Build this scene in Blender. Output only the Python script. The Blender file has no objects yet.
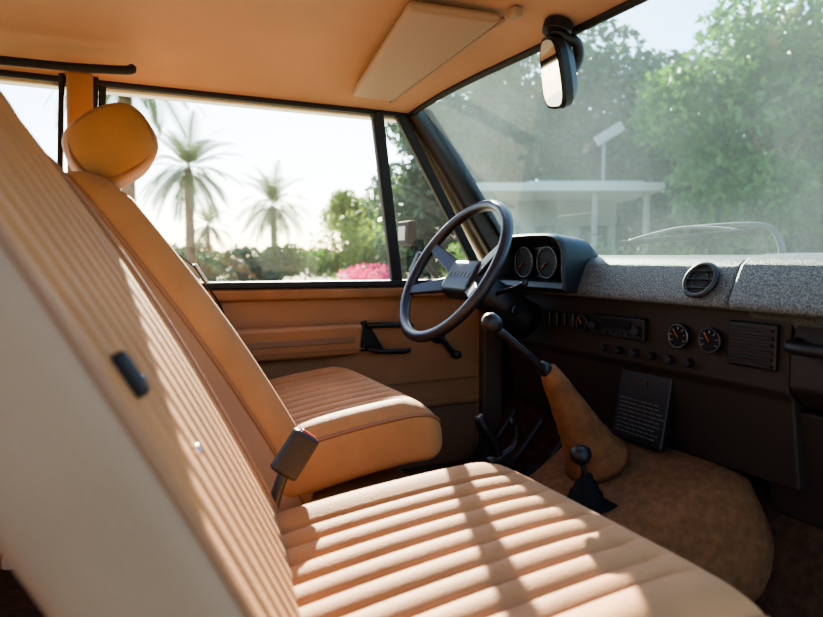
import bpy, math, random
import numpy as np
from mathutils import Vector, Matrix
random.seed(4); rng=np.random.default_rng(7)
V=Vector
scn=bpy.context.scene
COL=scn.collection

# ------------------------------------------------------------ materials
def mat(name,col,rough=.5,metal=0,noise=0,nscale=20,bump=0,bscale=200,spec=.5,col2=None,coat=0,sheen=0,transl=0,bdist=.002):
    m=bpy.data.materials.new(name); m.use_nodes=True
    nt=m.node_tree; N=nt.nodes; Lk=nt.links
    b=N['Principled BSDF']; b.inputs['Base Color'].default_value=(*col,1)
    b.inputs['Roughness'].default_value=rough; b.inputs['Metallic'].default_value=metal
    b.inputs['Specular IOR Level'].default_value=spec
    b.inputs['Coat Weight'].default_value=coat
    b.inputs['Sheen Weight'].default_value=sheen
    tc=N.new('ShaderNodeTexCoord')
    if noise>0 or col2:
        n=N.new('ShaderNodeTexNoise'); n.inputs['Scale'].default_value=nscale; n.inputs['Detail'].default_value=5
        Lk.new(tc.outputs['Object'],n.inputs['Vector'])
        r=N.new('ShaderNodeValToRGB')
        c2=col2 if col2 else tuple(c*(1-noise) for c in col)
        r.color_ramp.elements[0].position=.35; r.color_ramp.elements[1].position=.65
        r.color_ramp.elements[0].color=(*c2,1); r.color_ramp.elements[1].color=(*col,1)
        Lk.new(n.outputs['Fac'],r.inputs['Fac']); Lk.new(r.outputs['Color'],b.inputs['Base Color'])
    if bump>0:
        n=N.new('ShaderNodeTexNoise'); n.inputs['Scale'].default_value=bscale; n.inputs['Detail'].default_value=3
        Lk.new(tc.outputs['Object'],n.inputs['Vector'])
        bp=N.new('ShaderNodeBump'); bp.inputs['Strength'].default_value=bump; bp.inputs['Distance'].default_value=bdist
        Lk.new(n.outputs['Fac'],bp.inputs['Height']); Lk.new(bp.outputs['Normal'],b.inputs['Normal'])
    if transl>0:
        t=N.new('ShaderNodeBsdfTranslucent'); t.inputs['Color'].default_value=(col[0]*1.3,col[1]*1.5,col[2],1)
        mx=N.new('ShaderNodeMixShader'); mx.inputs[0].default_value=transl
        Lk.new(b.outputs[0],mx.inputs[1]); Lk.new(t.outputs[0],mx.inputs[2])
        Lk.new(mx.outputs[0],N['Material Output'].inputs['Surface'])
    return m
def glass(name,tint,haze,hazecol):
    m=bpy.data.materials.new(name); m.use_nodes=True
    N=m.node_tree.nodes; L=m.node_tree.links; N.remove(N['Principled BSDF'])
    t=N.new('ShaderNodeBsdfTransparent'); t.inputs[0].default_value=(*tint,1)
    g=N.new('ShaderNodeBsdfGlossy'); g.inputs['Roughness'].default_value=.0
    lw=N.new('ShaderNodeLayerWeight'); lw.inputs[0].default_value=.5
    pw=N.new('ShaderNodeMath'); pw.operation='POWER'; pw.inputs[1].default_value=5; L.new(lw.outputs['Facing'],pw.inputs[0])
    f=N.new('ShaderNodeMath'); f.operation='MULTIPLY_ADD'; f.inputs[1].default_value=.9; f.inputs[2].default_value=.05; L.new(pw.outputs[0],f.inputs[0])
    m1=N.new('ShaderNodeMixShader'); L.new(f.outputs[0],m1.inputs[0]); L.new(t.outputs[0],m1.inputs[1]); L.new(g.outputs[0],m1.inputs[2])
    d=N.new('ShaderNodeBsdfDiffuse'); d.inputs[0].default_value=(*hazecol,1)
    tr=N.new('ShaderNodeBsdfTranslucent'); tr.inputs[0].default_value=(*hazecol,1)
    m2=N.new('ShaderNodeMixShader'); m2.inputs[0].default_value=.6; L.new(d.outputs[0],m2.inputs[1]); L.new(tr.outputs[0],m2.inputs[2])
    m3=N.new('ShaderNodeMixShader'); L.new(m1.outputs[0],m3.inputs[1]); L.new(m2.outputs[0],m3.inputs[2])
    if haze>0:
        tc=N.new('ShaderNodeTexCoord'); n=N.new('ShaderNodeTexNoise'); n.inputs['Scale'].default_value=3; n.inputs['Detail'].default_value=3
        L.new(tc.outputs['Object'],n.inputs['Vector'])
        mr=N.new('ShaderNodeMapRange'); mr.inputs[1].default_value=.3; mr.inputs[2].default_value=.7; mr.inputs[3].default_value=haze*.6; mr.inputs[4].default_value=haze*1.4
        L.new(n.outputs['Fac'],mr.inputs[0]); L.new(mr.outputs[0],m3.inputs[0])
    else: m3.inputs[0].default_value=0
    L.new(m3.outputs[0],N['Material Output'].inputs['Surface'])
    return m
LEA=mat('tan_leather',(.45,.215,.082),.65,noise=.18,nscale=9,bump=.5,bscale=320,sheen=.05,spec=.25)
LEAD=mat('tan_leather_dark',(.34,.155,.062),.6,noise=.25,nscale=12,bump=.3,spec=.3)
SUEDE=mat('tan_suede',(.22,.095,.038),.9,noise=.35,nscale=30,bump=.6,spec=.2)
PIPE=mat('tan_piping',(.27,.12,.05),.5)
VIN=mat('beige_vinyl',(.34,.215,.13),.7,noise=.1,nscale=6,bump=.3,spec=.2)
HEAD=mat('headliner_cloth',(.52,.305,.19),.85,noise=.12,nscale=4,bump=.4,bscale=400)
VIS=mat('visor_vinyl',(.32,.21,.14),.6,bump=.2)
DOORM=mat('door_vinyl',(.38,.185,.088),.6,noise=.12,nscale=8,bump=.3,spec=.3)
DOORB=mat('door_trim_brown',(.22,.115,.062),.5,bump=.2)
BLK=mat('black_plastic',(.010,.009,.010),.45,bump=.2)
BLKS=mat('black_satin',(.022,.019,.023),.38,coat=.1)
RUB=mat('black_rubber',(.010,.010,.011),.65)
BOOT=mat('lever_rubber',(.007,.007,.007),.8,spec=.2)
DGR=mat('dash_lower',(.022,.014,.010),.6,bump=.3)
DASH=mat('dash_grained',(.19,.19,.178),.48,col2=(.018,.018,.017),nscale=360,bump=1.0,bscale=360)
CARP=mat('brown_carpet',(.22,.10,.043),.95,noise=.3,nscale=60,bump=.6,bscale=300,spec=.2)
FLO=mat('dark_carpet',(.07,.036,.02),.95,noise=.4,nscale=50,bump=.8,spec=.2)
PIL=mat('pillar_trim',(.040,.027,.021),.55)
POST=mat('door_post_vinyl',(.10,.065,.047),.7)
CHR=mat('chrome',(.6,.6,.6),.22,1)
STEEL=mat('satin_grey_paint',(.10,.10,.10),.6,spec=.3)
DCH=mat('dark_bezel',(.12,.12,.12),.3,1)
MIR=mat('mirror_glass',(.9,.9,.9),.03,1)
WHT=mat('white_print',(.30,.30,.28),.6)
DIM=mat('grey_print',(.12,.12,.115),.6)
RED=mat('red_plastic',(.4,.02,.015),.4)
PAINT=mat('body_paint',(.50,.42,.30),.3,coat=.6)
LENS=mat('gauge_face',(.010,.010,.011),.6,spec=.2)
ORG=mat('needle_orange',(.5,.12,.02),.5)
GL=glass('windshield_glass',(.72,.92,.92),.075,(.66,.88,.88))
GLS=glass('side_glass',(.95,.98,.98),.01,(.9,.9,.9))
BARK=mat('bark',(.16,.11,.07),.9,noise=.4,nscale=8,bump=1,bscale=12)
LEAF=mat('leaf_green',(.09,.19,.035),.5,noise=.5,nscale=1.5,transl=.35)
LEAF2=mat('leaf_dark',(.05,.11,.055),.5,noise=.5,nscale=1.2,transl=.2)
LEAF3=mat('leaf_yellow',(.20,.27,.04),.5,noise=.4,nscale=1.5,transl=.4)
PALM=mat('palm_frond',(.12,.16,.07),.5,noise=.3,nscale=2,transl=.25)
PINK=mat('pink_petal',(.75,.06,.28),.6,transl=.3)
GRND=mat('sandy_ground',(.50,.44,.34),.95,col2=(.30,.30,.14),nscale=.15)
WALLM=mat('white_render',(.28,.28,.26),.8,noise=.06,nscale=3)
ROOFM=mat('roof_fascia',(.46,.45,.42),.7)
DKW=mat('dark_window',(.05,.06,.07),.1)

# ------------------------------------------------------------ helpers
def group(name,loc=(0,0,0)):
    e=bpy.data.objects.new(name,None); e.location=loc; COL.objects.link(e); e.empty_display_size=.1; return e
def addobj(name,me,parent=None):
    o=bpy.data.objects.new(name,me); COL.objects.link(o)
    if parent:
        o.parent=parent; o.matrix_parent_inverse=Matrix.Translation(-V(parent.location))
    return o
def mesh(name,vs,fs,mats,parent=None,smooth=True,midx=None):
    me=bpy.data.meshes.new(name); me.from_pydata([tuple(v) for v in vs],[],fs)
    if not isinstance(mats,(list,tuple)): mats=[mats]
    for m in mats: me.materials.append(m)
    if midx is not None: me.polygons.foreach_set('material_index',midx)
    me.polygons.foreach_set('use_smooth',[smooth]*len(me.polygons))
    me.update()
    o=addobj(name,me,parent); return o
def fixn(o):
    import bmesh
    bm=bmesh.new(); bm.from_mesh(o.data); bmesh.ops.recalc_face_normals(bm,faces=bm.faces); bm.to_mesh(o.data); bm.free()
def bev(o,w=.005,seg=3):
    if w>0:
        m=o.modifiers.new('b','BEVEL'); m.width=w; m.segments=seg; m.limit_method='ANGLE'; m.angle_limit=.6
        for p in o.data.polygons: p.use_smooth=True
        w_=o.modifiers.new('wn','WEIGHTED_NORMAL')
    return o
def hexa(name,pts,m,parent=None,b=.004):
    fs=[(0,3,2,1),(4,5,6,7),(0,1,5,4),(1,2,6,5),(2,3,7,6),(3,0,4,7)]
    o=mesh(name,pts,fs,m,parent,False); fixn(o); return bev(o,b)
def box(name,c,s,m,parent=None,b=.004,rot=None):
    hx,hy,hz=s[0]/2,s[1]/2,s[2]/2
    pts=[V((x*hx,y*hy,z*hz)) for z in(-1,1) for x,y in((-1,-1),(1,-1),(1,1),(-1,1))]
    if rot is not None: pts=[rot@p for p in pts]
    return hexa(name,[p+V(c) for p in pts],m,parent,b)
def bar(name,p1,p2,w,h,m,parent=None,b=.004,side=(1,0,0)):
    p1,p2=V(p1),V(p2); d=(p2-p1).normalized(); s=V(side); s=(s-d*s.dot(d)).normalized(); n=d.cross(s)
    pts=[p+s*a*w/2+n*c*h/2 for p in(p1,p2) for a,c in((-1,-1),(1,-1),(1,1),(-1,1))]
    return hexa(name,pts,m,parent,b)
def tube(name,pts,r,m,parent=None,cyclic=False,smoothc=True,seg=16):
    pts=[V(p) for p in pts]
    if smoothc and len(pts)>2:
        out=[];rr=[]; n=len(pts)
        rs=r if isinstance(r,(list,tuple)) else [r]*n
        last=n if cyclic else n-1
        for i in range(last):
            p0=pts[(i-1)%n] if (cyclic or i>0) else pts[i]; p1=pts[i]; p2=pts[(i+1)%n]; p3=pts[(i+2)%n] if (cyclic or i+2<n) else p2
            for k in range(6):
                t=k/6
                out.append(.5*((2*p1)+(-p0+p2)*t+(2*p0-5*p1+4*p2-p3)*t*t+(-p0+3*p1-3*p2+p3)*t**3))
                rr.append(rs[i]*(1-t)+rs[(i+1)%n]*t)
        if not cyclic: out.append(pts[-1]); rr.append(rs[-1])
        pts,rs=out,rr
    else:
        rs=r if isinstance(r,(list,tuple)) else [r]*len(pts)
    n=len(pts); vs=[];fs=[]
    up=V((0,0,1)); prev=None
    for i,p in enumerate(pts):
        if cyclic: d=(pts[(i+1)%n]-pts[i-1]).normalized()
        else: d=(pts[min(i+1,n-1)]-pts[max(i-1,0)]).normalized()
        if prev is None:
            a=up if abs(d.dot(up))<.9 else V((1,0,0)); s=d.cross(a).normalized()
        else: s=(prev-d*prev.dot(d)).normalized()
        prev=s; t=d.cross(s)
        for k in range(seg):
            an=2*math.pi*k/seg; vs.append(p+(s*math.cos(an)+t*math.sin(an))*rs[i])
    for i in range(n if cyclic else n-1):
        j=(i+1)%n
        for k in range(seg):
            l=(k+1)%seg; fs.append((i*seg+k,i*seg+l,j*seg+l,j*seg+k))
    if not cyclic: fs+= [tuple(range(seg))[::-1],tuple((n-1)*seg+k for k in range(seg))]
    o=mesh(name,vs,fs,m,parent); fixn(o); return o
def disc(name,c,nrm,r,th,m,parent=None,seg=40,b=.002):
    c=V(c); n=V(nrm).normalized(); a=V((0,1,0)) if abs(n.y)<.9 else V((1,0,0)); s=n.cross(a).normalized(); t=n.cross(s)
    vs=[c+n*k*th/2+(s*math.cos(2*math.pi*i/seg)+t*math.sin(2*math.pi*i/seg))*r for k in(-1,1) for i in range(seg)]
    fs=[(i,(i+1)%seg,seg+(i+1)%seg,seg+i) for i in range(seg)]+[tuple(range(seg)),tuple(range(seg,2*seg))]
    o=mesh(name,vs,fs,m,parent,False); fixn(o); return bev(o,b,2)
def ring(name,c,nrm,R,r,m,parent=None,seg=40):
    c=V(c); n=V(nrm).normalized(); a=V((0,1,0)) if abs(n.y)<.9 else V((1,0,0)); s=n.cross(a).normalized(); t=n.cross(s)
    return tube(name,[c+(s*math.cos(2*math.pi*i/seg)+t*math.sin(2*math.pi*i/seg))*R for i in range(seg)],r,m,parent,True,False,10)
def lathe(name,c,axis,prof,m,parent=None,seg=28):
    c=V(c); n=V(axis).normalized(); a=V((0,1,0)) if abs(n.y)<.9 else V((1,0,0)); s=n.cross(a).normalized(); t=n.cross(s)
    vs=[];fs=[]
    for h,r in prof:
        for i in range(seg):
            an=2*math.pi*i/seg; vs.append(c+n*h+(s*math.cos(an)+t*math.sin(an))*max(r,1e-4))
    for k in range(len(prof)-1):
        for i in range(seg):
            j=(i+1)%seg; fs.append((k*seg+i,k*seg+j,(k+1)*seg+j,(k+1)*seg+i))
    fs+=[tuple(range(seg)),tuple((len(prof)-1)*seg+i for i in range(seg))]
    o=mesh(name,vs,fs,m,parent); fixn(o); return o
def extr(name,prof,y0,y1,m,parent=None,b=.004,midx=None):
    n=len(prof)
    vs=[V((p[0],y0,p[1])) for p in prof]+[V((p[0],y1,p[1])) for p in prof]
    fs=[(i,(i+1)%n,n+(i+1)%n,n+i) for i in range(n)]+[tuple(range(n)),tuple(range(n,2*n))]
    o=mesh(name,vs,fs,m,parent,False,midx); fixn(o); return bev(o,b)

# ------------------------------------------------------------ seats
def pad(name,org,Vd,Wd,L,hw,ht,ph,pitch,depth,bol,parent,bow=0,rc=.07,taper=0,mats=None,frontdrop=0,yaw=0,ex=5.,pipe=.9995,pw=.55):
    rot=Matrix.Rotation(-math.radians(yaw),3,'Z')
    org=V(org); Vd=rot@V(Vd).normalized(); Wd=rot@V(Wd).normalized(); U=rot@V((0,1,0))
    nF=240; nB=40
    q=[]
    for i in range(15): q.append(rc*(1-math.cos(math.pi/2*i/15)))
    mid=np.linspace(rc,L-rc,50)
    vv=q+list(mid)+[L-x for x in q[::-1]]
    vs=[];rings=[]
    for v in vv:
        e=min(v,L-v); s=1 if e>=rc else math.sqrt(max(0,1-(1-e/rc)**2))
        s=max(s,.02)
        f=v/L
        w_=(hw-taper*max(0,f-.5)*2)-rc*.9*(1-s)
        h_=ht*s
        fade=min(1,max(0,(min(v,L-v)-rc*.6)/.05))
        off=bow*math.sin(math.pi*min(1,f*1.05))-frontdrop*max(0,(f-.75)/.25)**2
        row=[]
        for k in range(nF+1):
            ph_=math.pi*(k/nF-.5); x=math.sin(ph_)
            w=h_*(max(0,1-abs(x)**ex))**(1/ex)
            u=w_*x
            if abs(u)<ph:
                d=depth*(abs(math.sin(math.pi*(u+ph)/pitch))**pw)-depth
                w+=d*fade+ (bol*-.35)*math.cos(math.pi*.5*u/ph)*fade
            else:
                tt=(abs(u)-ph)/(max(1e-3,w_-ph)); w+=bol*math.sin(math.pi*min(1,tt*1.0))*s*fade
            row.append(org+U*u+Vd*v+Wd*(w+off))
        for k in range(1,nB):
            ph_=math.pi*(.5-k/nB); x=math.sin(ph_)
            w=-h_*(max(0,1-abs(x)**5))**(1/5.)
            row.append(org+U*w_*x+Vd*v+Wd*(w+off))
        rings.append(row); vs+=row
    M=nF+nB; fs=[];mi=[]
    for r in range(len(vv)-1):
        for k in range(M):
            l=(k+1)%M; fs.append((r*M+k,r*M+l,(r+1)*M+l,(r+1)*M+k))
            x=abs(math.sin(math.pi*(k/nF-.5))) if k<nF else 2
            mi.append(0 if x<pipe else 1)
    fs+=[tuple(range(M))[::-1],tuple((len(vv)-1)*M+k for k in range(M))]; mi+=[0,0]
    o=mesh(name,vs,fs,mats or [LEA,VIN],parent,True,mi); fixn(o)
    kk=int(round(nF*.5+nF*math.asin(pipe)/math.pi))
    for nm,k in(('piping_l',kk),('piping_r',nF-kk)):
        tube(name+'_'+nm,[rings[i][k]+Wd*.001 for i in range(4,len(vv)-4,2)],.0042,PIPE,parent,False,False,8)
    return o,rings,U,Vd,Wd
def seat(recl,backfront_x,zref,yc,cx0,cx1,cz0,cz1,Lb,hdr,hw=.26,yaw=0,ht=.07,bph=.185,bpitch=.037,bbol=.016,ex=4,pipe=.9995,bdep=.012):
    g=group('car_seat',(cx0+.2,yc,.70))
    r=math.radians(recl); Vd=V((-math.sin(r),0,math.cos(r))); Wd=V((math.cos(r),0,math.sin(r)))
    p=V((backfront_x,yc,zref)); k=(zref-.985)/Vd.z
    org=p-Vd*k-Wd*(ht+.012)
    _,_,U,Vr,Wr=pad('backrest',org,Vd,Wd,Lb,hw,ht,bph,bpitch,bdep,bbol,g,bow=.018,taper=.03,yaw=yaw,ex=ex,pipe=pipe)
    Vc=V((cx1-cx0,0,cz1-cz0)).normalized(); Wc=V((-Vc.z,0,Vc.x)); Lc=(V((cx1,0,cz1))-V((cx0,0,cz0))).length
    pad('cushion',V((cx0,yc,cz0))-Wc*.072,Vc,Wc,Lc,hw+.005,.07,.184,.046,.011,.010,g,bow=.008,rc=.050,frontdrop=.012,mats=[LEA,LEA],pipe=.985,ex=6)
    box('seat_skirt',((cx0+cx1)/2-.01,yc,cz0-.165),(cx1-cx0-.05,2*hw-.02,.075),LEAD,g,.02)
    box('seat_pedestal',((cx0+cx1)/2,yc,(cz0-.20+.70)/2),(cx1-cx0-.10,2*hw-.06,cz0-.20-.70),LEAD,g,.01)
    for sy in(-1,1):
        bar('seat_rail_%d'%(1 if sy<0 else 2),(cx0+.04,yc+sy*(hw-.03),.715),(cx1-.01,yc+sy*(hw-.03),.715),.025,.03,BLK,g,.003,(0,1,0))
    top=org+Vr*Lb
    hc=V(hdr)
    vs=[];nu=40;nv=24
    for i in range(nv+1):
        th=math.pi*i/nv
        for j in range(nu):
            ph=2*math.pi*j/nu
            yy=math.copysign(abs(math.cos(th))**.45,math.cos(th))*.135
            rad=(1-abs(math.cos(th))**4)**.35 if abs(math.cos(th))<1 else 0
            cx=math.copysign(abs(math.cos(ph))**.72,math.cos(ph))*rad*.080
            cz=math.copysign(abs(math.sin(ph))**.72,math.sin(ph))*rad*.066
            vs.append(hc+Wd*cx+V((0,yy,0))+Vd*cz)
    fs=[(i*nu+j,i*nu+(j+1)%nu,(i+1)*nu+(j+1)%nu,(i+1)*nu+j) for i in range(nv) for j in range(nu)]
    o=mesh('headrest',vs,fs,LEA,g); fixn(o)
    ringp=[hc+V((0,-.118,0))+Wd*math.cos(a)*.072+Vd*math.sin(a)*.059 for a in np.linspace(0,2*math.pi,33)[:-1]]
    tube('headrest_piping',ringp,.0035,PIPE,g,True,False,8)
    for sy in(-.06,.06):
        tube('headrest_post_%d'%(1 if sy<0 else 2),[top+V((0,sy,0))-Vd*.03,hc+V((0,sy,0))-Vd*.03],.006,CHR,g,False,False)
    return g,org,U,Vr,Wr
g1,o1,U1,Vd,Wd=seat(28.5,.116,1.20,.68,.10,.645,1.055,1.105,.82,(-.23,.68,1.84),yaw=9,ht=.06,bph=.225,bpitch=.045,bbol=.004,ex=9,pipe=.94,bdep=.008)
lp=o1+Vd*.42+Wd*(.06+.018)-U1*.165
bar('belt_guide',lp-Vd*.020,lp+Vd*.020,.011,.018,BLK,g1,.005,U1)
bar('belt_guide_clip',lp-Vd*.012+Wd*.008,lp-Vd*.004+Wd*.008,.008,.006,DCH,g1,.002,U1)
disc('belt_stud',o1+Vd*.32+Wd*(.06+.016)-U1*.08,Wd,.006,.008,CHR,g1)
g2,o2,U2,Vd2,Wd2=seat(32,.225,1.30,1.42,.25,.63,1.10,1.155,.765,(.020,1.42,1.657),yaw=4)

# ------------------------------------------------------------ steering wheel
C=V((.80,1.43,1.415)); t=math.radians(31.6); up=V((math.sin(t),0,math.cos(t))); nf=V((math.cos(t),0,-math.sin(t))); Y=V((0,1,0))
sw=group('steering_wheel',C)
R=.194
tube('rim',[C+(up*math.cos(a)+Y*math.sin(a))*R for a in np.linspace(0,2*math.pi,73)[:-1]],.0145,BLKS,sw,True,False,16)
hub=C+nf*.045
for i,ang in enumerate((68,112,248,292)):
    a=math.radians(ang); d=(up*math.cos(a)+Y*math.sin(a))
    p0=hub+d*.045; p1=C+d*(R-.004)
    tg=(up*-math.sin(a)+Y*math.cos(a))
    pts=[]
    for p,w,h in((p0,.024,.007),(p1,.014,.006)):
        pts+=[p-tg*w-nf*h,p+tg*w-nf*h,p+tg*w+nf*h,p-tg*w+nf*h]
    hexa('spoke_%d'%(i+1),pts,BLKS,sw,.004)
pts=[]
for k,s in((.03,1.0),(-.022,.85)):
    for u_,y_ in((-.055,-.085),(.055,-.085),(.055,.085),(-.055,.085)):
        pts.append(hub+nf*k+up*u_*s+Y*y_*s)
hexa('hub_pad',pts,BLK,sw,.016)
for k in range(6): bar('hub_lettering_%d'%k,hub-nf*.0225+Y*(.045-.018*k)-up*.008,hub-nf*.0225+Y*(.045-.018*k)+up*.008,.009,.001,DIM,sw,0,(0,1,0))
sc=group('steering_column',(1.0,1.42,1.3))
lathe('column_cowl',hub+nf*.03,nf,[(0,.03),(.01,.045),(.10,.05),(.17,.052),(.20,.055)],BLK,sc)
tube('indicator_stalk',[hub+nf*.08+Y*-.03,hub+nf*.07+Y*-.12+up*.02,hub+nf*.06-Y*.17+up*.03],[.006,.005,.008],BLK,sc)
tube('wiper_stalk',[hub+nf*.08+Y*.03,hub+nf*.07+Y*.12+up*.03,hub+nf*.06+Y*.17+up*.06],[.006,.005,.008],BLK,sc)
disc('ignition_lock',hub+nf*.14-Y*.055-up*.01,-Y,.012,.02,DCH,sc)

# ------------------------------------------------------------ dashboard
da=group('dashboard',(1.12,1.0,1.2))
top=[(1.21,1.30),(1.21,1.452),(1.13,1.450),(1.085,1.444),(1.066,1.430),(1.035,1.368),(1.035,1.352),(1.09,1.345),(1.12,1.30)]
extr('dash_top_pad',top,.812,1.60,DASH,da,.006)
top2=[(x-(.012 if x<1.2 else 0),z+(.004 if z>1.38 else 0)) for x,z in top]
extr('dash_passenger_pad',top2,.40,.804,DASH,da,.008)
low=[(1.21,1.35),(1.085,1.35),(1.085,1.205),(1.10,1.19),(1.13,1.02),(1.21,1.0)]
extr('dash_lower_panel',low,.72,1.62,DGR,da,.006)
extr('glovebox_panel',[(1.21,1.35),(1.10,1.35),(1.075,1.30),(1.075,1.22),(1.12,1.18),(1.21,1.16)],.40,.715,DGR,da,.006)
extr('knee_panel',[(1.20,1.17),(1.12,1.17),(1.17,.95),(1.20,.95)],.36,.80,DGR,da,.006)
tube('grab_rail',[(1.075,.70,1.30),(1.045,.69,1.295),(1.04,.60,1.295),(1.04,.50,1.295),(1.045,.43,1.295),(1.075,.42,1.30)],.011,BLK,da)
sl=V((-.895,0,.446)).normalized()
for i,(y,x,z,r) in enumerate(((1.285,1.051,1.400,.034),(.880,1.051,1.400,.034),(.52,1.041,1.404,.034))):
    c=V((x,y,z))
    disc('vent_%d_bowl'%(i+1),c+sl*.001,sl,r,.012,RUB,da)
    ring('vent_%d_ring'%(i+1),c+sl*.008,sl,r,.005,BLKS,da)
    ring('vent_%d_inner'%(i+1),c+sl*.007,sl,r*.5,.002,BLK,da)
    s2=sl.cross(Y)
    for k in(-.018,0,.018):
        hl=math.sqrt(r*r-k*k)*.93
        bar('vent_%d_slat_%d'%(i+1,int(k*1000)+30),c+sl*.009+s2*k-Y*hl,c+sl*.009+s2*k+Y*hl,.002,.006,BLK,da,.0005,(s2.x,s2.y,s2.z))
X0=1.083
box('radio',(X0-.002,1.13,1.285),(.02,.165,.05),BLK,da,.003)
box('radio_display',(X0-.014,1.13,1.292),(.004,.09,.018),LENS,da,.001)
for k in(-.07,.07): disc('radio_knob_%d'%(1 if k<0 else 2),(X0-.02,1.13+k,1.283),(1,0,0),.011,.02,BLKS,da)
for k in range(5): box('radio_key_%d'%k,(X0-.014,1.10+.016*k,1.270),(.005,.012,.007),BLKS,da,.001)
for i,(y,r) in enumerate(((.955,.024),(.878,.024),(1.255,.020))):
    disc('gauge_%d_face'%(i+1),(X0-.004,y,1.283),(1,0,0),r,.012,LENS,da)
    ring('gauge_%d_bezel'%(i+1),(X0-.010,y,1.283),(1,0,0),r,.0028,DCH if i==0 else BLKS,da)
    bar('gauge_%d_needle'%(i+1),(X0-.0115,y,1.281),(X0-.0115,y+.012,1.296),.0025,.001,ORG,da,0)
    for k in range(7):
        a=math.radians(-120+40*k); bar('gauge_%d_tick_%d'%(i+1,k),(X0-.0112,y+math.sin(a)*.015,1.283+math.cos(a)*.015),(X0-.0112,y+math.sin(a)*.020,1.283+math.cos(a)*.020),.002,.001,WHT if i<2 else DIM,da,0)
box('heater_panel',(X0,.79,1.285),(.016,.10,.085),BLK,da,.004)
for k in range(6): box('heater_louvre_%d'%k,(X0-.010,.79,1.25+k*.013),(.006,.088,.005),BLK,da,.001)
for k in range(4):
    box('rocker_switch_%d'%k,(X0-.004,1.295+.032*k,1.285),(.018,.022,.036),BLKS,da,.003)
for k in range(6): disc('warning_knob_%d'%k,(X0-.006,.93+k*.05,1.230),(1,0,0),.009,.02,BLKS if k%2 else BLK,da)
RT=Matrix.Rotation(math.radians(10),3,'Y')
box('console_plate',(1.095,1.065,1.105),(.02,.15,.16),BLK,da,.004,RT)
for k in range(9):
    yy=.062
    zz=-.062+k*.0095
    while yy>-.055:
        wl=random.uniform(.008,.024)
        c=V((1.095,1.065,1.105))+RT@V((-.0115,yy-wl/2,zz))
        box('console_print_%d'%k,c,(.001,wl,.0022),DIM,da,0,RT); yy-=wl+.004
box('console_upper_label',V((1.095,1.065,1.105))+RT@V((-.0115,.02,.055)),(.001,.06,.02),DGR,da,0,RT)
# instrument binnacle
bn=group('instrument_binnacle',(1.05,1.34,1.43))
def arch(x,w0,w1,z0,z1,yc):
    out=[(x,yc-w0,z0)]
    for k in range(13):
        a=math.pi*k/12
        cx=-math.cos(a)
        yy=math.copysign(abs(cx)**.45,cx)*w1; zz=z0+(z1-z0)*(.35+.65*math.sin(a)**.5)
        out.append((x,yc+yy,zz))
    out.append((x,yc+w0,z0)); return [V(p) for p in out]
def loftloops(name,loops,m,parent,close_last=True,b=0):
    n=len(loops[0]); vs=[p for l in loops for p in l]; fs=[]
    for i in range(len(loops)-1):
        for k in range(n): fs.append((i*n+k,i*n+(k+1)%n,(i+1)*n+(k+1)%n,(i+1)*n+k))
    if close_last: fs+=[tuple(range(n)),tuple((len(loops)-1)*n+k for k in range(n))]
    o=mesh(name,vs,fs,m,parent,False); fixn(o); return bev(o,b) if b else o
yc=1.375
loftloops('hood',[arch(1.04,.125,.120,1.392,1.475,yc),arch(.998,.135,.130,1.385,1.492,yc),arch(.988,.146,.144,1.37,1.502,yc),arch(1.0,.152,.149,1.36,1.508,yc),arch(1.09,.142,.138,1.36,1.498,yc),arch(1.12,.135,.13,1.40,1.465,yc)],BLK,bn,True,.003)
fx=1.030
for i,(y,r) in enumerate(((1.435,.040),(1.335,.040))):
    disc('dial_%d'%(i+1),(fx,y,1.433),(1,0,0),r,.008,LENS,bn)
    ring('dial_%d_bezel'%(i+1),(fx-.006,y,1.433),(1,0,0),r,.0020,DCH,bn)
    for k in range(13):
        a=math.radians(-130+260/12*k); s,c=math.sin(a),math.cos(a)
        bar('dial_%d_tick_%d'%(i+1,k),(fx-.005,y+s*.030,1.433+c*.030),(fx-.005,y+s*.036,1.433+c*.036),.0025,.001,DIM,bn,0)
    bar('dial_%d_needle'%(i+1),(fx-.006,y,1.433),(fx-.006,y+.024,1.417),.0035,.001,ORG,bn,0)
for i in range(2): disc('small_dial_%d'%(i+1),(fx,1.272,1.450-.036*i),(1,0,0),.014,.008,LENS,bn)

# ------------------------------------------------------------ body shell / interior
cb=group('car_body',(0,1.05,.6))
nx,ny=60,50; vs=[]
x0,x1,y0,y1=-1.3,.835,.36,1.70
def rz(x,y):
    q=(y-1.03)/.67; z=1.955-.10*abs(q)**4
    f=max(0,(x-.45)/.385); z-= .068*f**2*(1-abs(q)**4)
    return z
for i in range(nx+1):
    for j in range(ny+1):
        x=x0+(x1-x0)*i/nx; y=y0+(y1-y0)*j/ny
        xx=x-.03*((y-1.03)/.67)**2*(i/nx)
        vs.append((xx,y,rz(x,y)))
fs=[(i*(ny+1)+j,(i+1)*(ny+1)+j,(i+1)*(ny+1)+j+1,i*(ny+1)+j+1) for i in range(nx) for j in range(ny)]
hl=mesh('headliner',vs,fs,HEAD,cb)
vs2=[(x*1.01+.0,1.03+(y-1.03)*1.05,z+.035) for x,y,z in vs]
mesh('roof_panel',vs2,fs,PAINT,cb)
tube('windshield_header_seal',[(.838-.03*((y-1.03)/.67)**2,y,rz(.835,y)-.002) for y in np.linspace(.36,1.69,40)],.009,RUB,cb,False,False,12)
tube('roof_rail_seal',[(x,1.70,1.853) for x in np.linspace(-1.2,.8,10)],.008,RUB,cb,False,False,10)
bar('roof_rail',(-1.3,1.74,1.87),(.82,1.74,1.87),.05,.06,PAINT,cb,.01,(0,1,0))
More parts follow.
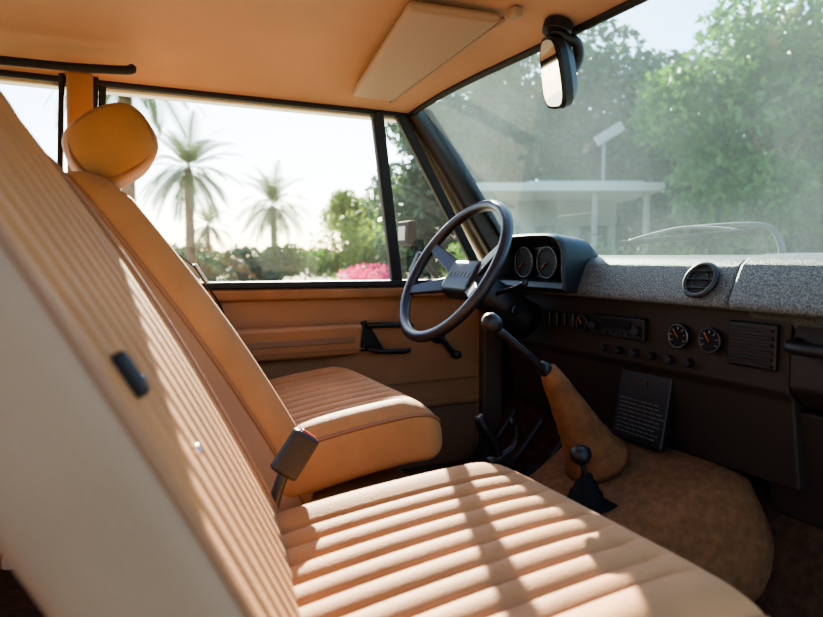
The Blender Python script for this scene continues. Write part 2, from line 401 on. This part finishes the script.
bar('roof_rail_near',(-1.3,.33,1.87),(.82,.33,1.87),.05,.06,PAINT,cb,.01,(0,1,0))
def apillar(s,tag):
    yt=1.03+s*.665; yb=1.03+s*.735
    bar('a_pillar_trim_'+tag,(.825,yt,1.872),(1.195,yb,1.40),.062,.045,PIL,cb,.012,(1,0,0))
    tube('a_pillar_seal_'+tag,[(.845,yt-s*.02,1.875),(1.03,yt-s*.0,1.65),(1.222,yb-s*.02,1.42)],.010,RUB,cb)
    bar('a_pillar_outer_'+tag,(.80,yt+s*.04,1.885),(1.19,yb+s*.05,1.40),.07,.04,PAINT,cb,.012,(1,0,0))
apillar(1,'left'); apillar(-1,'right')
bar('b_pillar_trim_left',(-.035,1.69,1.87),(-.07,1.80,.75),.055,.05,DOORM,cb,.01,(1,0,0))
bar('b_pillar_seal_left',(-.003,1.705,1.87),(-.035,1.80,1.36),.014,.04,RUB,cb,.003,(1,0,0))
bar('b_pillar_rear_seal',(-.072,1.705,1.87),(-.105,1.80,1.36),.012,.04,RUB,cb,.003,(1,0,0))
bar('b_pillar_trim_right',(-.26,.34,1.87),(-.26,.28,.70),.08,.04,DOORM,cb,.01,(1,0,0))
hexa('rear_quarter_left',[(-1.4,1.76,.5),(-.07,1.76,.5),(-.07,1.84,.5),(-1.4,1.84,.5),(-1.4,1.77,1.38),(-.10,1.77,1.38),(-.10,1.84,1.38),(-1.4,1.84,1.38)],DOORM,cb,.01)
hexa('rear_quarter_right',[(-1.4,.22,.5),(-.24,.22,.5),(-.24,.30,.5),(-1.4,.30,.5),(-1.4,.22,1.38),(-.24,.22,1.38),(-.24,.29,1.38),(-1.4,.29,1.38)],DOORM,cb,.01)
box('tailgate',(-1.38,1.03,.95),(.05,1.5,.86),DOORM,cb,.01)
bar('d_pillar_left',(-1.28,1.74,1.87),(-1.38,1.79,1.36),.1,.05,PAINT,cb,.01,(1,0,0))
bar('d_pillar_right',(-1.28,.33,1.87),(-1.38,.28,1.36),.1,.05,PAINT,cb,.01,(1,0,0))
tube('grab_bar',[(.068,1.60,1.872),(.06,1.595,1.862),(-.08,1.60,1.856),(-.30,1.60,1.856),(-.34,1.60,1.88)],[.008,.010,.009,.010,.008],RUB,cb)
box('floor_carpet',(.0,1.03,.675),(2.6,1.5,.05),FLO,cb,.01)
def tunl(x,z,hw_t,hw_b): return [V((x,1.05-hw_b,.69)),V((x,1.05-hw_t-.05,z-.07)),V((x,1.05-hw_t,z-.012)),V((x,1.05-hw_t+.03,z)),V((x,1.05+hw_t-.03,z)),V((x,1.05+hw_t,z-.012)),V((x,1.05+hw_t+.03,z-.06)),V((x,1.05+hw_b,.69))]
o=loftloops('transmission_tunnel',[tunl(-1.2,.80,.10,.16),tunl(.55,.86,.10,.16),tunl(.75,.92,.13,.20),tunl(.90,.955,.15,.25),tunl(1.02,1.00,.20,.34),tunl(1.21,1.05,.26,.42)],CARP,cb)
sb=o.modifiers.new('s','SUBSURF'); sb.levels=2; sb.render_levels=2
for p in o.data.polygons: p.use_smooth=True
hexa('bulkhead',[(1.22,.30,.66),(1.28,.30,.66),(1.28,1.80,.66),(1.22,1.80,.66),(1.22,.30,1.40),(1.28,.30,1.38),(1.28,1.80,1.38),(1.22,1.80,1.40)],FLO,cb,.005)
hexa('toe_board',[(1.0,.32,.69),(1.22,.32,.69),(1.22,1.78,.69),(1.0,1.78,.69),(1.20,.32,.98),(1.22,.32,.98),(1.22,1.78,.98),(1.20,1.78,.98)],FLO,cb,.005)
box('kick_panel_left',(1.20,1.775,1.05),(.16,.04,.76),PIL,cb,.01)
box('kick_panel_right',(1.20,.31,1.05),(.16,.04,.74),PIL,cb,.01)
box('door_post_trim',(1.125,1.758,1.035),(.075,.05,.65),POST,cb,.008)
box('sill_left',(.5,1.80,.68),(1.5,.1,.12),PAINT,cb,.02)
box('sill_right',(.5,.28,.66),(1.5,.1,.12),PAINT,cb,.02)
hexa('bonnet',[(1.28,.30,1.30),(2.6,.34,1.24),(2.6,1.74,1.24),(1.28,1.78,1.30),(1.28,.32,1.375),(2.6,.38,1.31),(2.6,1.70,1.31),(1.28,1.76,1.375)],PAINT,cb,.03)
hexa('front_clip',[(1.28,.20,.6),(2.62,.24,.6),(2.62,1.84,.6),(1.28,1.88,.6),(1.28,.20,1.30),(2.62,.26,1.24),(2.62,1.82,1.24),(1.28,1.88,1.30)],PAINT,cb,.04)
box('rear_body',(-.6,1.03,.55),(1.7,1.6,.16),PAINT,cb,.03)
for i,(x,y) in enumerate(((2.0,.30),(2.0,1.78),(-.9,.30),(-.9,1.78))):
    lathe('wheel_tyre_%d'%(i+1),(x,y-.1,.36),(0,1,0),[(0,.2),(.01,.33),(.04,.36),(.16,.36),(.19,.33),(.2,.2)],RUB,cb)
# windshield
ws=group('windshield',(1.0,1.03,1.65))
vs=[];nn=16
for j in range(nn+1):
    q=j/nn*2-1
    for k in range(9):
        f=k/8; y=1.03+q*(.665+.07*f); x=.842+(1.238-.842)*f-.03*q*q*(1-f); z=rz(.835,1.03+q*.66)+(1.40-rz(.835,1.03+q*.66))*f
        vs.append((x,y,z))
fs=[(j*9+k,j*9+k+1,(j+1)*9+k+1,(j+1)*9+k) for j in range(nn) for k in range(8)]
mesh('glass_pane',vs,fs,GL,ws)
def wiper(g,y0,y1,zb,tag):
    a=V((1.258,y0,zb)); b=V((1.246,y1,zb+.020))
    bar('blade'+tag,a,b,.010,.013,BOOT,g,.001)
    m=(a+b)/2+V((.012,0,.026))
    tube('bridge'+tag,[a.lerp(b,.10)+V((0,0,.006)),a.lerp(b,.28)+V((.008,0,.018)),m,a.lerp(b,.72)+V((.008,0,.018)),a.lerp(b,.90)+V((0,0,.006))],.0035,STEEL,g)
    tube('arm'+tag,[m,V((1.268,y1+.02,zb+.036)),V((1.285,y1-.02,zb+.012)),V((1.29,y1-.04,zb-.06))],[.0035,.005,.006,.009],STEEL,g)
wp=group('windshield_wiper',(1.26,1.0,1.46)); wiper(wp,1.33,.915,1.482,'')
wp2=group('windshield_wiper',(1.26,.6,1.46)); wiper(wp2,.66,.40,1.45,'')

# ------------------------------------------------------------ driver door
dd=group('car_door',(.55,1.78,1.0))
hexa('inner_panel',[(-.02,1.76,.74),(1.10,1.76,.74),(1.10,1.84,.74),(-.02,1.84,.74),(-.03,1.765,1.365),(1.10,1.765,1.365),(1.10,1.84,1.365),(-.03,1.84,1.365)],DOORM,dd,.008)
hexa('outer_skin',[(-.03,1.84,.62),(1.14,1.84,.62),(1.14,1.88,.62),(-.03,1.88,.62),(-.03,1.83,1.345),(1.14,1.83,1.345),(1.14,1.86,1.34),(-.03,1.86,1.34)],PAINT,dd,.01)
bar('belt_seal',(-.03,1.785,1.372),(1.12,1.785,1.366),.07,.018,RUB,dd,.004,(0,1,0))
bar('upper_trim_roll',(.0,1.752,1.345),(1.09,1.752,1.338),.02,.03,LEAD,dd,.008,(0,1,0))
hexa('armrest',[(.22,1.70,1.165),(.66,1.715,1.165),(.66,1.762,1.165),(.22,1.762,1.165),(.22,1.69,1.255),(.665,1.70,1.255),(.665,1.762,1.255),(.22,1.762,1.255)],DOORM,dd,.012)
bar('armrest_inlay',(.26,1.697,1.212),(.64,1.706,1.212),.006,.018,DOORB,dd,.002,(0,1,0))
bar('armrest_line',(.24,1.695,1.185),(.66,1.707,1.185),.004,.004,PIPE,dd,0,(0,1,0))
hexa('door_handle_bezel',[(.675,1.745,1.17),(.75,1.745,1.165),(.75,1.765,1.165),(.675,1.765,1.17),(.675,1.745,1.255),(.69,1.745,1.262),(.69,1.765,1.262),(.675,1.765,1.255)],BLK,dd,.005)
tube('door_release',[(.69,1.74,1.245),(.72,1.72,1.248),(.78,1.715,1.245),(.83,1.73,1.24)],[.008,.009,.008,.006],BLK,dd)
tube('door_pull',[(.69,1.74,1.18),(.72,1.725,1.17),(.80,1.725,1.165),(.83,1.745,1.165)],[.007,.008,.008,.006],BLK,dd)
disc('winder_boss',(.93,1.755,1.20),(0,1,0),.022,.02,BLK,dd)
bar('winder_arm',(.93,1.74,1.20),(.975,1.73,1.145),.012,.022,BLK,dd,.004)
lathe('winder_knob',(.975,1.735,1.145),(0,-1,0),[(0,.008),(.005,.012),(.03,.013),(.038,.009)],BLK,dd)
box('stowage_bin',(.62,1.735,.90),(.86,.05,.20),DOORB,dd,.012)
bar('bin_lip',(.19,1.71,1.0),(1.05,1.71,1.0),.02,.02,LEAD,dd,.006,(0,1,0))
bar('panel_seam',(.02,1.758,1.06),(1.08,1.758,1.06),.004,.004,PIPE,dd,0,(0,1,0))
bar('front_divider',(.705,1.70,1.855),(.80,1.775,1.365),.034,.025,RUB,dd,.005,(1,0,0))
bar('rear_frame',(.012,1.71,1.86),(-.018,1.785,1.365),.016,.025,RUB,dd,.003,(1,0,0))
bar('top_frame',(.0,1.712,1.852),(.78,1.712,1.852),.02,.012,RUB,dd,.003,(0,1,0))
bar('front_frame',(.775,1.705,1.855),(1.115,1.785,1.37),.028,.025,RUB,dd,.005,(1,0,0))
mesh('window_glass',[(0.01,1.79,1.36),(.80,1.79,1.36),(.70,1.715,1.86),(0.01,1.715,1.86)],[(0,1,2,3)],GLS,dd)
mesh('quarter_glass',[(0.80,1.79,1.36),(1.10,1.79,1.36),(.775,1.715,1.86),(0.70,1.715,1.86)],[(0,1,2,3)],GLS,dd)
bar('quarter_latch',(.845,1.765,1.40),(.86,1.735,1.46),.014,.02,BLK,dd,.004)
rw=group('window_1',(-.6,1.76,1.6))
mesh('rear_side_glass',[(-1.3,1.79,1.36),(-.1,1.79,1.36),(-.07,1.715,1.86),(-1.2,1.715,1.86)],[(0,1,2,3)],GLS,rw)
wm=group('wing_mirror',(.92,1.95,1.52))
tube('mirror_arm',[(1.0,1.86,1.36),(.97,1.91,1.42),(.93,1.95,1.50)],.007,BOOT,wm)
hexa('mirror_housing',[(.90,1.91,1.485),(.94,1.91,1.485),(.93,2.00,1.485),(.90,2.00,1.485),(.90,1.90,1.565),(.93,1.90,1.565),(.92,2.00,1.565),(.90,2.00,1.565)],BOOT,wm,.008)
mesh('mirror_pane',[(.8985,1.930,1.502),(.8985,1.98,1.502),(.8985,1.98,1.548),(.8985,1.925,1.548)],[(0,1,2,3)],DCH,wm)

# ------------------------------------------------------------ rear view mirror
rm=group('rear_view_mirror',(.82,1.05,1.83))
Cm=V((.806,1.035,1.806))
disc('mount_base',(.798,1.02,1.884),(.3,0,1),.028,.022,BLK,rm)
tube('arm',[(.798,1.02,1.884),(.81,1.015,1.868),(.836,1.01,1.858),(.848,1.02,1.835),(.835,1.03,1.808)],[.015,.013,.011,.012,.014],BLK,rm)
fn=V((-.95,.20,-.26)).normalized(); la=V((-.27,-.16,.96)); la=(la-fn*la.dot(fn)).normalized(); sa=la.cross(fn)
def mq(w,h,d):
    pts=[]
    for k in range(24):
        a=2*math.pi*k/24; c,s=math.cos(a),math.sin(a)
        ww=w*(1-.18*s)
        pts.append(Cm+sa*math.copysign(abs(c)**.55,c)*ww*1.08+la*math.copysign(abs(s)**.7,s)*h*1.03+fn*d)
    return pts
loftloops('housing',[mq(.034,.061,.006),mq(.037,.065,.010),mq(.039,.067,.004),mq(.037,.065,-.012),mq(.026,.045,-.030)],BLK,rm)
mesh('mirror_pane',mq(.0335,.0605,.0105),[tuple(range(24))],MIR,rm,False)

# ------------------------------------------------------------ sun visor
def visor(name,pts):
    g=group(name,(.6,sum(p[1] for p in pts)/4,1.9))
    hexa('visor_pad',[V((x,y,rz(x,y)-.028)) for x,y in pts]+[V((x,y,rz(x,y)-.008)) for x,y in pts],VIS,g,.009)
    return g
sv=visor('sun_visor',[(.545,1.15),(.705,1.07),(.712,1.60),(.60,1.615)])
tube('visor_rod',[(.715,1.08,rz(.71,1.08)-.016),(.722,1.60,rz(.72,1.60)-.016),(.735,1.63,rz(.735,1.63)-.002)],.004,VIS,sv)
box('visor_clip',(.72,1.05,rz(.72,1.05)-.012),(.02,.03,.02),VIS,sv,.005)
sv2=visor('sun_visor',[(.555,.45),(.70,.45),(.70,.95),(.555,.86)])

# ------------------------------------------------------------ levers
gl=group('gear_lever',(.95,1.05,.99))
prof=[(0,.074),(.012,.069),(.03,.061),(.045,.056),(.06,.055),(.075,.050),(.095,.046),(.105,.046),(.125,.041),(.15,.038),(.16,.037),(.18,.032),(.205,.029),(.215,.028),(.235,.024),(.262,.018),(.268,.011)]
lathe('lever_gaiter',(.970,1.075,1.0),V((-.155,-.015,.225)),prof,SUEDE,gl)
tube('lever_shaft',[(.825,1.06,1.20),(.77,1.05,1.245),(.69,1.05,1.308)],[.009,.008,.007],BLK,gl)
lathe('lever_collar',(.827,1.06,1.205),V((-.06,0,.05)),[(0,.014),(.02,.015),(.035,.010)],BLK,gl)
lathe('lever_knob',(.693,1.05,1.306),V((-.1,0,.08)),[(0,.008),(.006,.016),(.018,.0195),(.032,.018),(.040,.011),(.043,.003)],BLK,gl)
tl=group('transfer_lever',(.86,.985,.94))
box('lever_plate',(.855,.975,.952),(.10,.08,.012),BOOT,tl,.005)
lathe('lever_boot',(.855,.975,.955),(0,0,1),[(0,.038),(.008,.038),(.012,.036),(.025,.032),(.03,.026),(.045,.022),(.05,.014),(.06,.012)],BOOT,tl)
tube('lever_shaft',[(.855,.975,.99),(.85,.975,1.02),(.84,.975,1.05)],.006,BLK,tl)
lathe('lever_knob',(.842,.975,1.038),(-.15,0,1),[(0,.008),(.006,.017),(.018,.022),(.03,.019),(.037,.008)],BLK,tl)
hb=group('handbrake_lever',(.80,1.24,.9))
hexa('bracket',[(.78,1.22,.70),(.86,1.22,.70),(.86,1.26,.70),(.78,1.26,.70),(.79,1.225,.98),(.84,1.225,.98),(.84,1.255,.98),(.79,1.255,.98)],BLK,hb,.008)
tube('lever_grip',[(.83,1.24,.96),(.81,1.24,1.01),(.78,1.24,1.055),(.765,1.24,1.08)],[.012,.012,.016,.012],BLK,hb)
tube('lever_guard',[(.80,1.235,.97),(.86,1.235,1.0),(.865,1.235,1.05),(.85,1.235,1.06)],[.008,.008,.008,.008],BLK,hb)
pd=group('pedals',(1.04,1.42,.85))
for i,y in enumerate((1.33,1.45,1.58)):
    bar('pedal_pad_%d'%(i+1),(.99,y-.03,.87),(.99,y+.03,.87),.06,.015,RUB,pd,.004,(.5,0,.9)); tube('pedal_arm_%d'%(i+1),[(1.0,y,.87),(1.05,y,.92),(1.11,y,.99)],.008,BLK,pd)

# ------------------------------------------------------------ belts
bk=group('seat_belt_buckle',(.28,.99,1.0))
bar('buckle_body',(.243,.985,1.103),(.286,.985,1.164),.046,.024,BLK,bk,.006)
bar('buckle_button',(.285,.985,1.160),(.289,.985,1.165),.028,.012,RED,bk,.001)
tube('buckle_stalk',[(.247,.985,1.108),(.228,.985,1.05),(.22,.99,.95),(.225,.99,.80)],.009,BLK,bk)
bl=group('seat_belt',(.2,1.72,1.4))
def ribbon(name,pts,w,m,par,side=(0,1,0)):
    pts=[V(p) for p in pts]; s=V(side).normalized(); vs=[]
    for p in pts: vs+=[p-s*w/2,p+s*w/2]
    o=mesh(name,vs,[(2*i,2*i+1,2*i+3,2*i+2) for i in range(len(pts)-1)],m,par); sm=o.modifiers.new('s','SOLIDIFY'); sm.thickness=.002; return o
ribbon('belt_webbing',[(-.04,1.735,1.72),(.00,1.72,1.62),(.08,1.71,1.53),(.205,1.705,1.42),(.262,1.70,1.33),(.30,1.70,1.22),(.29,1.70,1.02),(.28,1.70,.76)],.04,RUB,bl)
bar('belt_tongue',(.205,1.70,1.43),(.235,1.70,1.38),.05,.006,CHR,bl,.002,(0,1,0))
box('belt_anchor',(-.04,1.735,1.74),(.04,.03,.05),BLK,bl,.006)

# ------------------------------------------------------------ exterior
gr=mesh('ground',[(-90,-90,0),(120,-90,0),(120,160,0),(-90,160,0)],[(0,1,2,3)],GRND,None,False)
def leafcloud(blobs,n,s):
    w=np.array([b[1]**2 for b in blobs]); w=w/w.sum()
    idx=rng.choice(len(blobs),n,p=w)
    cs=np.array([b[0] for b in blobs],float)[idx]; rs=np.array([b[1] for b in blobs])[idx]
    d=rng.normal(size=(n,3)); d/=np.linalg.norm(d,axis=1)[:,None]
    p=cs+d*(rs*rng.random(n)**.33)[:,None]*np.array([1,1,.85])
    p[:,2]=np.maximum(p[:,2],.05)
    a=rng.normal(size=(n,3)); a/=np.linalg.norm(a,axis=1)[:,None]
    b=np.cross(a,rng.normal(size=(n,3))); b/=np.linalg.norm(b,axis=1)[:,None]
    sz=(s*(.6+.8*rng.random(n)))[:,None]
    vs=np.stack([p-a*sz,p-b*sz*.45,p+a*sz,p+b*sz*.45],1).reshape(-1,3)
    return vs.tolist(),[(4*i,4*i+1,4*i+2,4*i+3) for i in range(n)]
def tree(name,x,y,h,spread,n,s,m,nb=9,low=.45):
    g=group(name,(x,y,0)); blobs=[]
    for i in range(nb):
        a=random.random()*6.28; r=spread*random.random()**.6*.7
        zz=h*(low+(.95-low)*random.random()); blobs.append(((x+math.cos(a)*r,y+math.sin(a)*r,zz),spread*(.28+.22*random.random())))
    tube('trunk',[(x,y,-.05),(x+.1,y,h*.25),(x,y+.1,h*.5)],[.2,.14,.1],BARK,g)
    for i,(c,r) in enumerate(blobs): tube('branch_%d'%i,[(x+.05,y+.02,h*(.28+.15*random.random())),V((x,y,h*.45)).lerp(V(c),.5),c],[.07,.05,.02],BARK,g,seg=8)
    v,f=leafcloud(blobs,n,s); mesh('foliage',v,f,m,g,False); return g
def bush(name,x,y,w,h,n,s,m):
    g=group(name,(x,y,0)); bl_=[((x+(random.random()-.5)*w,y+(random.random()-.5)*w*.5,h*(.2+.45*random.random())),h*.38) for _ in range(8)]
    tube('stem',[(x,y,-.02),(x,y,h*.5)],[.06,.03],BARK,g,False,False,8)
    v,f=leafcloud(bl_,n,s); mesh('foliage',v,f,m,g,False); return g
def palm(x,y,h,fl,nf_=34):
    g=group('palm_tree',(x,y,0))
    prof=[]; z=-.05
    while z<h:
        r=.20-.05*z/h; prof+=[(z,r*1.12),(z+.09,r*.9)]; z+=.1
    lathe('trunk',(x,y,0),(0,0,1),prof,BARK,g,14)
    vs=[];fs=[]
    for i in range(nf_):
        az=i*2.39996; el=math.radians(75-115*(i/nf_)+random.uniform(-8,8)); droop=random.uniform(.55,.9)
        p=V((x,y,h)); d=V((math.cos(az)*math.cos(el),math.sin(az)*math.cos(el),math.sin(el)))
        ns=22; pts=[p.copy()]
        for k in range(ns):
            p=p+d*fl/ns; d=(d+V((0,0,-droop*1.9/ns))).normalized(); pts.append(p.copy())
        for k in range(ns):
            a,b=pts[k],pts[k+1]; dr=(b-a).normalized(); sd=dr.cross(V((0,0,1))).normalized(); un=sd.cross(dr)
            c=len(vs); vs+=[a-sd*.02,a+sd*.02,b+sd*.015,b-sd*.015]; fs.append((c,c+1,c+2,c+3))
            if k>2:
                ll=fl*.24*math.sin(math.pi*min(1,(k/ns)*.85+.12))
                for sg in(-1,1):
                    for q in(0,.5):
                        o_=a.lerp(b,q); tip=o_+(sd*sg*.8+dr*.7+un*.15-V((0,0,.25))).normalized()*ll
                        c=len(vs); vs+=[o_-dr*.02,o_+dr*.03,tip]; fs.append((c,c+1,c+2))
    mesh('fronds',vs,fs,PALM,g,False); return g
palm(2.9,25.0,4.6,2.3,44); palm(8.4,35.0,4.2,2.6,50); palm(.6,17.5,6.2,2.4); palm(6.8,48.0,3.6,2.4)
for (x,y,w,h,n,s,m) in ((6.0,30,3,2.0,2500,.13,LEAF2),(8.4,29,3,2.2,2500,.13,LEAF),(10.6,28,3,3.0,2600,.12,LEAF3),(12.4,30,3,3.8,3000,.13,LEAF3),(3.6,32,2.5,2.0,2000,.12,LEAF2),(12.5,26,3,2.2,2500,.12,LEAF)):
    bush('garden_bush',x,y,w,h,n,s,m)
bush('flowering_bush',9.1,22.6,1.9,1.2,900,.08,PINK)
tree('broadleaf_tree',14.5,35,5.8,2.6,4000,.15,LEAF3)
tree('broadleaf_tree',12.4,33.5,5.0,2.0,3000,.15,LEAF3)
for i in range(9): bush('sky_block_shrub',-6+5*i,52+random.random()*4,6,2.6,1500,.25,LEAF2)
# windshield side
tree('broadleaf_tree',12.6,9.2,6.2,3.0,18000,.11,LEAF,nb=17,low=.30)
tree('broadleaf_tree',16.5,8.6,6.6,3.4,14000,.14,LEAF,nb=15,low=.25)
tree('broadleaf_tree',12.2,21.0,8.8,3.8,16000,.17,LEAF2,nb=18,low=.35)
tree('broadleaf_tree',16.5,18.5,8.0,4.0,16000,.17,LEAF2,nb=18,low=.3)
tree('broadleaf_tree',21.0,17,8.6,4.4,14000,.19,LEAF2,nb=16,low=.3)
tree('broadleaf_tree',24,11,8.2,4.4,12000,.19,LEAF2,nb=16,low=.3)
tree('broadleaf_tree',16.0,27,9.6,4.4,12000,.20,LEAF2,nb=16,low=.3)
for i in range(7): bush('garden_bush',14+3*i,25-2.6*i,5,4.2,3500,.18,LEAF2)
for i in range(4): bush('garden_bush',7.6+1.4*i,11.6-.9*i,1.8,2.1,1800,.08,LEAF)
# unseen hedge row added behind the camera to block sky light
for i in range(6): bush('sky_block_shrub',-9+3.6*i,-6.5,4.2,4.2,3500,.16,LEAF2)
# pavilion
pv=group('garden_pavilion',(10.6,12.9,0))
A=V((8.7,13.6,0)); B=V((12.1,11.9,0)); dr=(B-A).normalized(); pn=V((-dr.y,dr.x,0))
if pn.dot(A)<0: pn=-pn
def pbox(n,a,b,z0,z1,d0,d1,m): hexa(n,[a+pn*d0+V((0,0,z0)),b+pn*d0+V((0,0,z0)),b+pn*d1+V((0,0,z0)),a+pn*d1+V((0,0,z0)),a+pn*d0+V((0,0,z1)),b+pn*d0+V((0,0,z1)),b+pn*d1+V((0,0,z1)),a+pn*d1+V((0,0,z1))],m,pv,.02)
pbox('roof_slab',A-dr*.4,B+dr*.3,3.0,3.2,-.5,3.0,ROOFM)
pbox('roof_upper',A.lerp(B,.25),B+dr*.1,3.2,3.34,.4,2.8,ROOFM)
pbox('back_wall',A,B,0,3.0,2.4,2.6,WALLM)
for i in (0,2,3):
    c=A.lerp(B,i/3); pbox('column_%d'%i,c-dr*.06,c+dr*.06,0,3.0,-.15,-.03,WALLM)
for i in range(3):
    c=A.lerp(B,(i+.5)/3); pbox('opening_%d'%i,c-dr*.40,c+dr*.40,0.3,2.3,2.36,2.41,DKW)
q0=A.lerp(B,.76)+pn*1.2; q1=A.lerp(B,.93)+pn*1.2
bar('gable_board',q0+V((0,0,4.45)),q1+V((0,0,4.85)),.25,.26,ROOFM,pv,.02,pn)
bar('gable_post',q0.lerp(q1,.3)+V((0,0,3.3)),q0.lerp(q1,.3)+V((0,0,4.6)),.08,.08,WALLM,pv,.02,pn)

# ------------------------------------------------------------ light
az=math.radians(17); el=math.radians(24)
sd=V((math.sin(az)*math.cos(el),math.cos(az)*math.cos(el),math.sin(el)))
L=bpy.data.lights.new('sun','SUN'); L.energy=20; L.angle=math.radians(.5); L.color=(1,.87,.66)
lo=bpy.data.objects.new('sun',L); COL.objects.link(lo); lo.location=(3,8,8); lo.rotation_euler=sd.to_track_quat('Z','Y').to_euler()
w=bpy.data.worlds.new('w'); scn.world=w; w.use_nodes=True
N=w.node_tree.nodes; bg=N['Background']
sk=N.new('ShaderNodeTexSky'); sk.sky_type='NISHITA'; sk.sun_disc=False; sk.sun_elevation=math.radians(34); sk.sun_rotation=az; sk.dust_density=.6; sk.air_density=1.0; sk.ozone_density=1.5
w.node_tree.links.new(sk.outputs[0],bg.inputs[0]); bg.inputs[1].default_value=.42
scn.view_settings.view_transform='AgX'; scn.view_settings.look='AgX - Medium High Contrast'
scn.view_settings.exposure=.82

# ------------------------------------------------------------ camera
cd=bpy.data.cameras.new('camera'); cam=bpy.data.objects.new('camera',cd); COL.objects.link(cam)
cam.location=(0,0,1.45); cam.rotation_euler=V((.4305,.899,-.082)).to_track_quat('-Z','Y').to_euler()
cd.sensor_width=36; cd.lens=28.0; cd.clip_start=.02; cd.clip_end=500
cd.dof.use_dof=True; cd.dof.focus_distance=1.5; cd.dof.aperture_fstop=3.5
scn.camera=cam
